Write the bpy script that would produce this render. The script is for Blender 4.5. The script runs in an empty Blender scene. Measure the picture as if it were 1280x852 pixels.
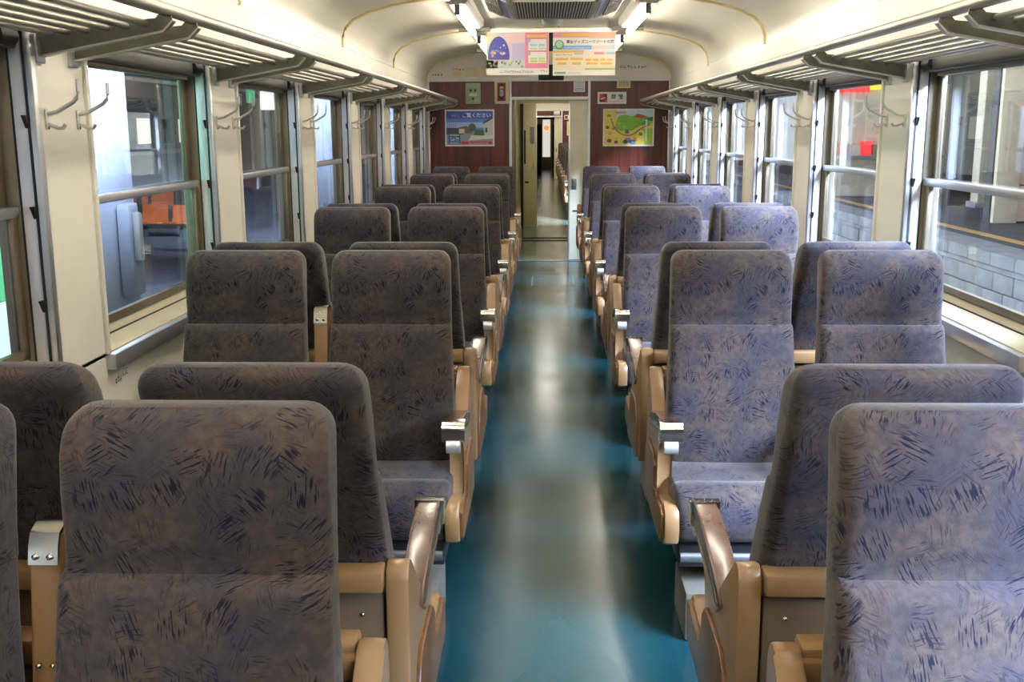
import bpy, bmesh, math, random
from mathutils import Vector, Matrix
random.seed(7)
SC = bpy.context.scene
COL = SC.collection
R = math.radians

# ------------------------------------------------------------------ camera, sky, exposure
CAMX, CAMZ = -0.054, 1.4717
F, PITCH, YAW, ROLL = 1303.6, 11.488, 1.750, -0.229
cd = bpy.data.cameras.new('camera')
cd.sensor_width = 36.0
cd.lens = F * 36.0 / 1280.0
cd.clip_start = 0.05
cam = bpy.data.objects.new('camera', cd)
COL.objects.link(cam)
_p, _y, _r = R(PITCH), R(YAW), R(ROLL)
fw = Vector((-math.sin(_y) * math.cos(_p), math.cos(_y) * math.cos(_p), -math.sin(_p)))
rt = Vector((math.cos(_y), math.sin(_y), 0))
up = rt.cross(fw)
r2 = rt * math.cos(_r) + up * math.sin(_r)
u2 = -rt * math.sin(_r) + up * math.cos(_r)
M = Matrix((r2, u2, -fw)).transposed().to_4x4()
M.translation = (CAMX, 0, CAMZ)
cam.matrix_world = M
SC.camera = cam

world = bpy.data.worlds.new('overcast_sky')
SC.world = world
world.use_nodes = True
bg = world.node_tree.nodes['Background']
bg.inputs[0].default_value = (0.70, 0.82, 1.0, 1)
bg.inputs[1].default_value = 1.6

sd = bpy.data.lights.new('hazy_daylight', 'SUN')
sd.energy = 150.0
sd.angle = R(48)
sd.color = (0.52, 0.67, 1.0)
sun = bpy.data.objects.new('hazy_daylight', sd)
COL.objects.link(sun)
sun.rotation_euler = Vector((-.69, .51, -.53)).to_track_quat('-Z', 'Y').to_euler()

SC.view_settings.view_transform = 'Standard'
SC.view_settings.look = 'None'
SC.view_settings.gamma = 1.0
SC.view_settings.use_curve_mapping = False
SC.view_settings.exposure = 0.0
TUBE_POWER = 41.0
SC.cycles.caustics_reflective = False
SC.cycles.caustics_refractive = False

# ------------------------------------------------------------------ materials
def lin(c):
    c = c / 255.0
    return c / 12.92 if c <= 0.04045 else ((c + 0.055) / 1.055) ** 2.4
def rgb(r, g, b):
    return (lin(r), lin(g), lin(b), 1.0)

class NT:
    def __init__(s, name):
        s.m = bpy.data.materials.new(name)
        s.m.use_nodes = True
        s.t = s.m.node_tree
        s.b = s.t.nodes['Principled BSDF']
        s.out = s.t.nodes['Material Output']
    def n(s, typ, **kw):
        nd = s.t.nodes.new(typ)
        for k, v in kw.items():
            setattr(nd, k, v)
        return nd
    def l(s, a, b):
        s.t.links.new(a, b)
    def math(s, op, a, b=None, c=None):
        nd = s.n('ShaderNodeMath', operation=op)
        for i, v in enumerate((a, b, c)):
            if v is None:
                continue
            if isinstance(v, (int, float)):
                nd.inputs[i].default_value = v
            else:
                s.l(v, nd.inputs[i])
        return nd.outputs[0]
    def mix(s, f, a, b):
        nd = s.n('ShaderNodeMix', data_type='RGBA')
        for sock, v in ((nd.inputs[0], f), (nd.inputs[6], a), (nd.inputs[7], b)):
            if isinstance(v, (int, float)):
                sock.default_value = v
            elif isinstance(v, tuple):
                sock.default_value = v
            else:
                s.l(v, sock)
        return nd.outputs[2]
    def ramp(s, v, lo, hi):
        nd = s.n('ShaderNodeMapRange', interpolation_type='SMOOTHSTEP')
        nd.inputs['From Min'].default_value = lo
        nd.inputs['From Max'].default_value = hi
        s.l(v, nd.inputs[0])
        return nd.outputs[0]
    def noise(s, vec, scale, detail=3, dim='3D', rough=0.5):
        nd = s.n('ShaderNodeTexNoise', noise_dimensions=dim)
        nd.inputs['Scale'].default_value = scale
        nd.inputs['Detail'].default_value = detail
        nd.inputs['Roughness'].default_value = rough
        if vec is not None:
            s.l(vec, nd.inputs['Vector'])
        return nd.outputs['Fac']
    def obj(s):
        return s.n('ShaderNodeTexCoord').outputs['Object']
    def bump(s, h, strength, dist=0.002):
        nd = s.n('ShaderNodeBump')
        nd.inputs['Strength'].default_value = strength
        nd.inputs['Distance'].default_value = dist
        s.l(h, nd.inputs['Height'])
        s.l(nd.outputs[0], s.b.inputs['Normal'])

def plain(name, col, rough=0.5, metal=0.0, var=0.06, scale=9.0, coat=0.0, spec=None, bump=0.0):
    t = NT(name)
    n = t.noise(t.obj(), scale, 4)
    dark = tuple(c * (1 - var) for c in col[:3]) + (1,)
    lite = tuple(min(1, c * (1 + var)) for c in col[:3]) + (1,)
    t.l(t.mix(t.ramp(n, .3, .7), dark, lite), t.b.inputs['Base Color'])
    t.b.inputs['Roughness'].default_value = rough
    t.b.inputs['Metallic'].default_value = metal
    if coat:
        t.b.inputs['Coat Weight'].default_value = coat
        t.b.inputs['Coat Roughness'].default_value = 0.15
    if spec is not None:
        t.b.inputs['Specular IOR Level'].default_value = spec
    if bump:
        t.bump(t.noise(t.obj(), scale * 12, 3), bump)
    return t.m

def emit(name, col, strength):
    t = NT(name)
    t.b.inputs['Base Color'].default_value = col
    t.b.inputs['Emission Color'].default_value = col
    t.b.inputs['Emission Strength'].default_value = strength
    return t.m

def fabric():
    t = NT('seat_moquette')
    uv = t.n('ShaderNodeUVMap').outputs[0]
    def layer(scale, seed, dmax, thr):
        off = t.n('ShaderNodeVectorMath', operation='ADD')
        t.l(uv, off.inputs[0]); off.inputs[1].default_value = (seed, seed * .7, 0)
        v = t.n('ShaderNodeTexVoronoi', voronoi_dimensions='2D')
        v.inputs['Scale'].default_value = scale
        v.inputs['Randomness'].default_value = 0.85
        t.l(off.outputs[0], v.inputs['Vector'])
        sub = t.n('ShaderNodeVectorMath', operation='SUBTRACT')
        t.l(off.outputs[0], sub.inputs[0]); t.l(v.outputs['Position'], sub.inputs[1])
        ln = t.n('ShaderNodeVectorMath', operation='LENGTH'); t.l(sub.outputs[0], ln.inputs[0])
        sep = t.n('ShaderNodeSeparateColor'); t.l(v.outputs['Color'], sep.inputs[0])
        rot = t.n('ShaderNodeVectorRotate', rotation_type='Z_AXIS')
        t.l(sub.outputs[0], rot.inputs['Vector'])
        t.l(t.math('MULTIPLY', sep.outputs[0], 3.14), rot.inputs['Angle'])
        scl = t.n('ShaderNodeVectorMath', operation='MULTIPLY')
        t.l(rot.outputs[0], scl.inputs[0]); scl.inputs[1].default_value = (34, 300, 1)
        cmb = t.n('ShaderNodeCombineXYZ')
        t.l(t.math('MULTIPLY', sep.outputs[1], 40), cmb.inputs[0]); t.l(t.math('MULTIPLY', sep.outputs[2], 40), cmb.inputs[1])
        ad = t.n('ShaderNodeVectorMath', operation='ADD')
        t.l(scl.outputs[0], ad.inputs[0]); t.l(cmb.outputs[0], ad.inputs[1])
        ns = t.noise(ad.outputs[0], 1.0, 1, '2D')
        st = t.ramp(ns, thr, thr + .07)
        fall = t.ramp(ln.outputs['Value'], dmax, dmax * .6)
        return t.math('MULTIPLY', t.math('MULTIPLY', st, fall), t.ramp(sep.outputs[1], .05, .35))
    s1 = layer(17, 0.3, .030, .545)
    s2 = layer(23, 5.7, .022, .57)
    s = t.math('MAXIMUM', s1, t.math('MULTIPLY', s2, .6))
    big = t.ramp(t.noise(uv, 9, 4, '2D', .6), .36, .66)
    fine = t.ramp(t.noise(uv, 60, 4, '2D', .6), .3, .7)
    base = t.mix(big, rgb(83, 73, 67), rgb(66, 62, 69))
    base = t.mix(t.math('MULTIPLY', fine, .42), base, rgb(47, 42, 44))
    t.l(t.mix(t.math('MULTIPLY', s, .9), base, rgb(15, 16, 38)), t.b.inputs['Base Color'])
    t.b.inputs['Roughness'].default_value = 0.92
    t.b.inputs['Specular IOR Level'].default_value = 0.15
    t.b.inputs['Sheen Weight'].default_value = 0.22
    t.b.inputs['Sheen Roughness'].default_value = 0.4
    t.bump(t.noise(uv, 420, 2, '2D'), .25, .0015)
    return t.m

def wood(name, a, b):
    t = NT(name)
    mp = t.n('ShaderNodeMapping'); t.l(t.obj(), mp.inputs[0])
    mp.inputs['Scale'].default_value = (22, 22, 1.1)
    n = t.noise(mp.outputs[0], 1.0, 6, rough=.65)
    mp2 = t.n('ShaderNodeMapping'); t.l(t.obj(), mp2.inputs[0])
    mp2.inputs['Scale'].default_value = (90, 90, 2.0)
    n2 = t.noise(mp2.outputs[0], 1.0, 3)
    v = t.math('ADD', t.math('MULTIPLY', n, .75), t.math('MULTIPLY', n2, .25))
    t.l(t.mix(t.ramp(v, .35, .65), a, b), t.b.inputs['Base Color'])
    t.b.inputs['Roughness'].default_value = 0.35
    return t.m

def floor_mat(name, edge, centre_col, rough):
    t = NT(name)
    o = t.obj()
    sep = t.n('ShaderNodeSeparateXYZ'); t.l(o, sep.inputs[0])
    ax = t.math('ABSOLUTE', sep.outputs[0])
    mp = t.n('ShaderNodeMapping'); t.l(o, mp.inputs[0]); mp.inputs['Scale'].default_value = (4, 1.2, 1)
    n = t.noise(mp.outputs[0], 1.2, 3, rough=.45)
    k = t.math('ADD', ax, t.math('MULTIPLY', t.math('SUBTRACT', n, .5), .30))
    w = t.ramp(k, .46, -.08)  # blends to the second colour towards the centre line
    base = t.mix(w, edge, centre_col)
    t.l(base, t.b.inputs['Base Color'])
    rr = t.math('ADD', t.math('MULTIPLY', t.ramp(t.noise(o, 4, 3, rough=.5), .2, .8), .08), rough)
    t.l(rr, t.b.inputs['Roughness'])
    t.b.inputs['Specular IOR Level'].default_value = .6
    return t.m

def glass_mat():
    t = NT('window_glass')
    lw = t.n('ShaderNodeLayerWeight'); lw.inputs[0].default_value = .5
    fr = t.math('ADD', t.math('MULTIPLY', t.math('POWER', lw.outputs['Facing'], 4.5), .92), .05)
    tr = t.n('ShaderNodeBsdfTransparent'); tr.inputs[0].default_value = (.93, .93, .92, 1)
    gl = t.n('ShaderNodeBsdfGlossy'); gl.inputs['Roughness'].default_value = 0.012
    mx = t.n('ShaderNodeMixShader')
    t.l(fr, mx.inputs[0]); t.l(tr.outputs[0], mx.inputs[1]); t.l(gl.outputs[0], mx.inputs[2])
    t.l(mx.outputs[0], t.out.inputs[0])
    return t.m

def print_mat():
    t = NT('printed_ink')
    a = t.n('ShaderNodeVertexColor'); a.layer_name = 'ink'
    t.l(a.outputs[0], t.b.inputs['Base Color'])
    t.b.inputs['Roughness'].default_value = .45
    return t.m

FAB = fabric()
M_ = dict(
    cream=plain('cream_wall_laminate', rgb(224, 219, 205), .38, var=.03, scale=2),
    ceil=plain('cream_ceiling_paint', rgb(228, 223, 206), .30, var=.03, scale=2),
    rib=plain('yellowed_rib', rgb(224, 206, 150), .4),
    alu=plain('aluminium', rgb(205, 206, 208), .34, .85, var=.05, scale=14),
    alu_white=plain('bright_aluminium', rgb(226, 226, 228), .38, .25, var=.03, scale=14),
    alu_dark=plain('bronze_aluminium', rgb(128, 118, 98), .4, .6, var=.08),
    sill=plain('sill_enamel', rgb(196, 188, 162), .45, var=.04),
    rubber=plain('black_rubber', rgb(26, 25, 26), .6),
    blind=plain('grey_blind_box', rgb(86, 84, 78), .5, .2),
    rack=plain('rack_steel', rgb(178, 174, 160), .32, .75, var=.06),
    rackp=plain('rack_bracket_steel', rgb(96, 94, 82), .4, .7, var=.12, scale=30),
    tan=plain('tan_enamel', rgb(144, 111, 73), .33, var=.05, coat=.3),
    tan_dk=plain('tan_panel', rgb(98, 80, 56), .45, var=.06),
    panelw=wood('brown_side_laminate', rgb(92, 58, 30), rgb(124, 84, 46)),
    pad=plain('brown_arm_pad', rgb(86, 56, 42), .22, var=.12, scale=30, coat=.4),
    chrome=plain('chrome', rgb(215, 214, 208), .16, 1.0, var=.03),
    knob=plain('satin_metal', rgb(214, 212, 206), .3, .6),
    basedk=plain('seat_base_dark', rgb(40, 41, 44), .5, .3),
    heater=plain('heater_cover', rgb(112, 109, 98), .45, .3, var=.1),
    steel=plain('grey_steel', rgb(120, 122, 122), .4, .7),
    wood=wood('mahogany_laminate', rgb(62, 22, 13), rgb(104, 44, 26)),
    floor=floor_mat('teal_linoleum', rgb(6, 48, 56), rgb(36, 70, 70), .17),
    floor2=floor_mat('vestibule_linoleum', rgb(92, 102, 88), rgb(110, 114, 92), .17),
    vest=plain('vestibule_cream', rgb(196, 188, 146), .45, var=.04),
    leaf=plain('door_leaf_cream', rgb(222, 217, 186), .42, var=.05, scale=6),
    white=plain('white_plastic', rgb(232, 230, 220), .4),
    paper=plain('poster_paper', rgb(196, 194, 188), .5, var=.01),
    lilac=plain('lilac_plastic', rgb(166, 168, 206), .4),
    tray=plain('lamp_tray_white', rgb(226, 223, 212), .35),
    green=plain('pale_green_enamel', rgb(146, 164, 132), .4),
    ivory=plain('ivory_plastic', rgb(222, 206, 168), .4),
    red=plain('dark_red_plastic', rgb(142, 34, 22), .35),
    black=plain('black_matte', rgb(24, 23, 22), .6),
    ink=print_mat(),
    glass=glass_mat(),
    tube=emit('fluorescent_tube', (1.0, .925, .80, 1), TUBE_POWER),
    asphalt=plain('platform_asphalt', rgb(74, 76, 80), .8, var=.2, scale=4, bump=.3),
    concrete=plain('concrete_block', rgb(150, 154, 160), .85, var=.16, scale=3, bump=.4),
    tile=plain('pinkish_wall_panel', rgb(232, 202, 182), .6, var=.03),
    beige=plain('beige_column', rgb(222, 212, 188), .6),
    colw=plain('white_column_paint', rgb(146, 152, 162), .5, var=.03),
    canopy=plain('canopy_grey', rgb(118, 114, 104), .8),
    ballast=plain('track_ballast', rgb(84, 80, 76), .9, var=.35, scale=20, bump=.6),
    yellow=plain('yellow_tactile_line', rgb(206, 166, 92), .7),
    orange=plain('orange_bench_plastic', rgb(176, 90, 44), .45),
    traing=plain('parked_train_grey', rgb(98, 110, 116), .4, .3),
    winlit=emit('lit_window', (1.0, .93, .78, 1), .9),
    signred=emit('lit_sign_red', (.9, .05, .06, 1), 1.6),
    signyel=emit('lit_sign_yellow', (1.0, .75, .05, 1), 1.5),
    signwht=emit('lit_sign_white', (1, .98, .93, 1), 1.8),
    signor=emit('lit_sign_orange', (1.0, .42, .06, 1), .9),
    signblu=emit('lit_sign_pale_blue', (.72, .85, 1.0, 1), 1.0),
    signgrn=emit('lit_sign_green', (.12, .62, .28, 1), .8),
    enddoor=emit('far_lit_window', (1, .95, .88, 1), .7),
)

# ------------------------------------------------------------------ mesh helpers
class B:
    def __init__(s):
        s.bm = bmesh.new()
    def box(s, x0, x1, y0, y1, z0, z1, bev=0.0, seg=2):
        x0, x1 = sorted((x0, x1)); y0, y1 = sorted((y0, y1)); z0, z1 = sorted((z0, z1))
        vs = [s.bm.verts.new((x, y, z)) for z in (z0, z1) for y in (y0, y1) for x in (x0, x1)]
        fs = [s.bm.faces.new([vs[i] for i in q]) for q in ((0, 2, 3, 1), (4, 5, 7, 6), (0, 1, 5, 4), (2, 6, 7, 3), (0, 4, 6, 2), (1, 3, 7, 5))]
        if bev:
            es = list({e for f in fs for e in f.edges})
            bmesh.ops.bevel(s.bm, geom=es, offset=bev, segments=seg, affect='EDGES', profile=.5)
        return s
    def tube(s, pts, r, n=10, cap=True):
        pts = [Vector(p) for p in pts]
        rings = []
        for i, p in enumerate(pts):
            d = (pts[min(i + 1, len(pts) - 1)] - pts[max(i - 1, 0)]).normalized()
            a = Vector((0, 0, 1)) if abs(d.z) < .9 else Vector((1, 0, 0))
            u = d.cross(a).normalized(); w = u.cross(d).normalized()
            rr = r[i] if isinstance(r, (list, tuple)) else r
            rings.append([s.bm.verts.new(p + (u * math.cos(2 * math.pi * k / n) + w * math.sin(2 * math.pi * k / n)) * rr) for k in range(n)])
        for a, b in zip(rings, rings[1:]):
            for k in range(n):
                s.bm.faces.new((a[k], a[(k + 1) % n], b[(k + 1) % n], b[k]))
        if cap:
            s.bm.faces.new(rings[0][::-1]); s.bm.faces.new(rings[-1])
        return s
    def prism(s, poly, axis, a, b, bev=0.0, seg=2):
        """poly of 2-D points extruded from a to b along axis; axis x: (y,z); y: (x,z); z: (x,y)"""
        def P(p, t):
            return {'x': (t, p[0], p[1]), 'y': (p[0], t, p[1]), 'z': (p[0], p[1], t)}[axis]
        A = [s.bm.verts.new(P(p, a)) for p in poly]
        Bv = [s.bm.verts.new(P(p, b)) for p in poly]
        fs = [s.bm.faces.new(A[::-1]), s.bm.faces.new(Bv)]
        n = len(poly)
        for i in range(n):
            fs.append(s.bm.faces.new((A[i], A[(i + 1) % n], Bv[(i + 1) % n], Bv[i])))
        if bev:
            es = [e for f in fs[:2] for e in f.edges]
            bmesh.ops.bevel(s.bm, geom=list(set(es)), offset=bev, segments=seg, affect='EDGES', profile=.5)
        return s
    def lathe(s, prof, c, axis='z', n=16):
        rings = []
        for r, h in prof:
            ring = []
            for k in range(n):
                a = 2 * math.pi * k / n
                x, y = r * math.cos(a), r * math.sin(a)
                v = {'z': (x, y, h), 'y': (x, h, y), 'x': (h, x, y)}[axis]
                ring.append(s.bm.verts.new(Vector(c) + Vector(v)))
            rings.append(ring)
        for a, b in zip(rings, rings[1:]):
            for k in range(n):
                s.bm.faces.new((a[k], a[(k + 1) % n], b[(k + 1) % n], b[k]))
        s.bm.faces.new(rings[0][::-1]); s.bm.faces.new(rings[-1])
        return s
    def mesh(s, name, smooth=True):
        bmesh.ops.remove_doubles(s.bm, verts=s.bm.verts, dist=1e-6)
        bmesh.ops.recalc_face_normals(s.bm, faces=s.bm.faces)
        me = bpy.data.meshes.new(name)
        s.bm.to_mesh(me); s.bm.free()
        if smooth:
            for p in me.polygons:
                p.use_smooth = True
            try:
                me.set_sharp_from_angle(angle=R(40))
            except Exception:
                pass
        return me

def link(name, me, mat, parent=None):
    if isinstance(me, B):
        me = me.mesh(name)
    if mat is not None and not me.materials:
        me.materials.append(M_[mat] if isinstance(mat, str) else mat)
    o = bpy.data.objects.new(name, me)
    COL.objects.link(o)
    if parent is not None:
        o.parent = parent
    return o
def thing(name, label, cat, loc=(0, 0, 0), rz=0.0, group=None, kind=None):
    o = bpy.data.objects.new(name, None)
    o.empty_display_size = .05
    COL.objects.link(o)
    o.location = loc; o.rotation_euler = (0, 0, rz)
    tag(o, label, cat, group, kind)
    return o
def tag(o, label, cat, group=None, kind=None):
    o['label'] = label; o['category'] = cat
    if group: o['group'] = group
    if kind: o['kind'] = kind
    return o
def struct(name, b, mat, label, cat):
    return tag(link(name, b, mat), label, cat, kind='structure')

def ink_mesh(items, k=1.0):
    """flat print facing -y: items (polygon of (x,z), colour 0-255, layer)"""
    bm = bmesh.new(); cl = bm.loops.layers.float_color.new('ink')
    for poly, c, lay in items:
        f = bm.faces.new([bm.verts.new((x, -0.0006 * lay, z)) for x, z in poly])
        f.normal_update()
        if f.normal.y > 0: f.normal_flip()
        for lp in f.loops: lp[cl] = tuple(v * k for v in rgb(*c)[:3]) + (1,)
    me = bpy.data.meshes.new('print'); bm.to_mesh(me); bm.free()
    me.materials.append(M_['ink'])
    return me
def rc(x0, x1, z0, z1): return [(x0, z0), (x1, z0), (x1, z1), (x0, z1)]
def disc(cx, cz, r, n=20, sx=1.0): return [(cx + r * sx * math.cos(2 * math.pi * k / n), cz + r * math.sin(2 * math.pi * k / n)) for k in range(n)]
def strokes(x0, x1, z0, z1, n, c, lay, rng):
    """a line of small illegible printed characters"""
    out = []; w = (x1 - x0) / n
    for i in range(n):
        a = x0 + i * w
        for _ in range(3):
            if rng.random() < .5:
                z = z0 + rng.random() * (z1 - z0) * .9
                out.append((rc(a + .1 * w, a + .8 * w, z, z + (z1 - z0) * .14), c, lay))
            else:
                x = a + rng.random() * w * .7
                out.append((rc(x, x + w * .14, z0, z0 + (z1 - z0) * (.5 + .5 * rng.random())), c, lay))
    return out
def text(body, size, col, parent, x, y, z, name='lettering', align='CENTER', bold=0.0):
    cu = bpy.data.curves.new(name, 'FONT')
    cu.body = body; cu.size = size; cu.align_x = align; cu.align_y = 'CENTER'
    cu.extrude = .0003; cu.offset = bold; cu.space_line = .85
    cu.materials.append(plain('ink_' + name, rgb(*col), .5))
    tmp = bpy.data.objects.new(name, cu); COL.objects.link(tmp)
    bpy.context.view_layer.update()
    me = bpy.data.meshes.new_from_object(tmp.evaluated_get(bpy.context.evaluated_depsgraph_get()))
    bpy.data.objects.remove(tmp)
    o = bpy.data.objects.new(name, me); COL.objects.link(o)
    o.parent = parent; o.location = (x, y, z); o.rotation_euler = (R(90), 0, 0)
    return o

# ------------------------------------------------------------------ layout constants
W = 1.34                  # inner half width of the car
YW = 11.785               # end partition
YB = -6.0                 # rear end of the modelled car
Y0, P = 1.4707, 1.8964    # nearest seat back, seat-group pitch
PW = 1.466                # window pitch
PIL0, PIL1 = 2.61, 2.97   # first pillar in front of the camera
NEAR_DY = .045            # the pillar nearest on the left is a little narrower
Z_SILL, Z_HEAD = 0.83, 1.74
ORD = ['nearest', 'second nearest', 'third nearest', 'fourth nearest', 'fifth nearest', 'sixth nearest', 'seventh nearest', 'eighth nearest']
SIDE = {-1: 'left', 1: 'right'}

# ------------------------------------------------------------------ room shell
b = B().box(-1.46, 1.46, YB, YW + .04, -.06, 0)
fl = struct('floor', b, 'floor', 'glossy teal linoleum floor running along the aisle', 'floor')
hb = B()
for x0, x1, y0, y1 in ((-.17, .25, 9.9, 9.912), (-.17, .25, 10.55, 10.562), (-.17, -.158, 9.9, 10.56), (.238, .25, 9.9, 10.56)):
    hb.box(x0, x1, y0, y1, -.004, .0015)
link('hatch_frame', hb, 'steel', fl)

for sg in (-1, 1):
    b = B()
    b.box(sg * W, sg * 1.46, YB, YW, 0, Z_SILL)
    b.box(sg * W, sg * 1.46, YB, YW, Z_HEAD, 2.06)
    ys = [YB] + [v for k in range(-6, 7) for v in (PIL0 + PW * k, PIL1 + PW * k)] + [YW]
    ys = [y for y in ys if YB <= y <= YW]
    for k in range(-6, 7):
        y0, y1 = max(YB, PIL0 + PW * k), min(YW, PIL1 + PW * k)
        if k == 6: y1 = YW
        if k == 0 and sg < 0: y0 += NEAR_DY
        if y1 > y0:
            b.box(sg * W, sg * 1.46, y0, y1, Z_SILL - .01, Z_HEAD + .01)
    wl = struct('wall_' + SIDE[sg], b, 'cream', f'cream laminate side wall with window pillars on the {SIDE[sg]} of the car', 'wall')
    # seam strip above the luggage racks
    link('seam_strip', B().box(sg * (W - .004), sg * (W + .01), YB, YW, 1.992, 2.000), 'alu_white', wl)
    # aluminium edging on every pillar
    for k in range(-1, 7):
        y0, y1 = PIL0 + PW * k + (NEAR_DY if k == 0 and sg < 0 else 0), PIL1 + PW * k
        link('pillar_edging', B().box(sg * (W - .012), sg * (W + .02), y0 - .012, y0 + .016, Z_SILL - .01, Z_HEAD + .02, .004), 'alu', wl)
        if k < 6:
            link('pillar_edging', B().box(sg * (W - .010), sg * (W + .02), y1 - .010, y1 + .012, Z_SILL - .01, Z_HEAD + .02, .004), 'cream', wl)

prof = [(1.34, 1.99), (1.338, 2.05), (1.318, 2.105), (1.27, 2.155), (1.17, 2.203), (1.01, 2.247), (.83, 2.275), (.6, 2.295), (.3, 2.309), (0, 2.313)]
full = prof + [(-x, z) for x, z in prof[-2::-1]]
def arc_shell(b, y0, y1, prof, th=.04):
    outer = [(x * 1.0 + (th if x > 0 else -th if x < 0 else 0), z + th) for x, z in prof]
    n = len(prof)
    rings = []
    for y in (y0, y1):
        rings.append(([b.bm.verts.new((x, y, z)) for x, z in prof], [b.bm.verts.new((x, y, z)) for x, z in outer]))
    (a, ao), (c, co) = rings
    for i in range(n - 1):
        b.bm.faces.new((a[i], a[i + 1], c[i + 1], c[i]))
        b.bm.faces.new((ao[i], co[i], co[i + 1], ao[i + 1]))
        b.bm.faces.new((a[i], ao[i], ao[i + 1], a[i + 1]))
        b.bm.faces.new((c[i], c[i + 1], co[i + 1], co[i]))
    for i in (0, n - 1):
        b.bm.faces.new((a[i], c[i], co[i], ao[i]))
b = B(); arc_shell(b, YB, YW + .02, full)
ce = struct('ceiling', b, 'ceil', 'low arched cream ceiling of the car', 'ceiling')
for yr in (-.05, 2.25, 4.55, 6.85, 9.15, 11.765):
    b = B(); b.tube([(x * .997, yr, z - .003) for x, z in full], .011, 8)
    link('ceiling_rib', b, 'rib', ce)
struct('wall_back', B().box(-1.46, 1.46, YB - .05, YB, 0, 2.36), 'cream', 'cream wall closing the car behind the viewer', 'wall')

# ---- end partition with doorway
DL, DR, DH = -.40, .424, 1.785
b = B()
b.box(-1.34, DL - .03, YW, YW + .06, 0, 1.985)
b.box(DR + .03, 1.34, YW, YW + .06, 0, 1.985)
b.box(DL - .03, DR + .03, YW + .003, YW + .06, DH + .03, 1.985)
we = struct('wall_end', b, 'wood', 'mahogany laminate end partition with a doorway in the middle', 'wall')
top = [(-1.34, 1.985)] + [(x, z + .01) for x, z in full[::-1]] + [(1.34, 1.985)]
link('upper_panel', B().prism(top, 'y', YW, YW + .06), 'cream', we)
link('top_moulding', B().box(-1.34, 1.34, YW - .012, YW + .01, 1.982, 2.012, .004), 'alu_white', we)
for x0, x1 in ((DL - .035, DL - .008), (DR + .008, DR + .035)):
    link('door_jamb', B().box(x0, x1, YW - .014, YW + .06, 0, 1.985, .003), 'alu_white', we)
link('door_head', B().box(DL - .01, DR + .01, YW - .012, YW + .06, DH, DH + .032, .003), 'alu_white', we)
link('threshold', B().box(DL, DR, YW - .01, YW + .07, 0, .006), 'steel', we)
link('corner_post', B().box(-1.34, -1.315, YW - .02, YW, 0, 1.985, .004), 'alu', we)
link('corner_post', B().box(1.315, 1.34, YW - .02, YW, 0, 1.985, .004), 'alu', we)
link('access_panel', B().box(-.92, -.55, YW - .008, YW + .01, 2.035, 2.135, .003), 'ivory', we)
rng = random.Random(3)
t = link('notice_print', ink_mesh(strokes(-1.28, -1.16, 2.045, 2.07, 4, (60, 60, 52), 0, rng) + strokes(-1.05, -.93, 2.10, 2.125, 4, (70, 70, 60), 0, rng) + [(disc(-1.0, 2.065, .028, 16, 2.6), (222, 206, 160), 0)] + strokes(.78, 1.08, 2.115, 2.145, 8, (74, 78, 64), 0, rng)), None, we)
t.location = (0, YW - .002, 0)
# sliding door leaf, half open
d1 = thing('door_1', 'cream sliding door leaf standing half open in the doorway', 'door', (.335, YW + .085, 0), kind='structure')
link('door_leaf', B().box(-.098, .30, -.015, .015, .01, DH + .01, .003), 'leaf', d1)
link('leaf_edge', B().box(-.11, -.096, -.018, .018, .01, DH + .01, .002), 'alu', d1)
link('handle_plate', B().box(-.075, -.02, -.022, -.012, .80, .92, .003), 'steel', d1)
link('door_handle', B().tube([(-.055, -.02, .83), (-.055, -.05, .84), (-.055, -.05, .90), (-.055, -.02, .91)], .007, 8), 'chrome', d1)
link('lock_bar', B().box(-.06, .05, -.024, -.012, .555, .57, .002), 'black', d1)

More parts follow.
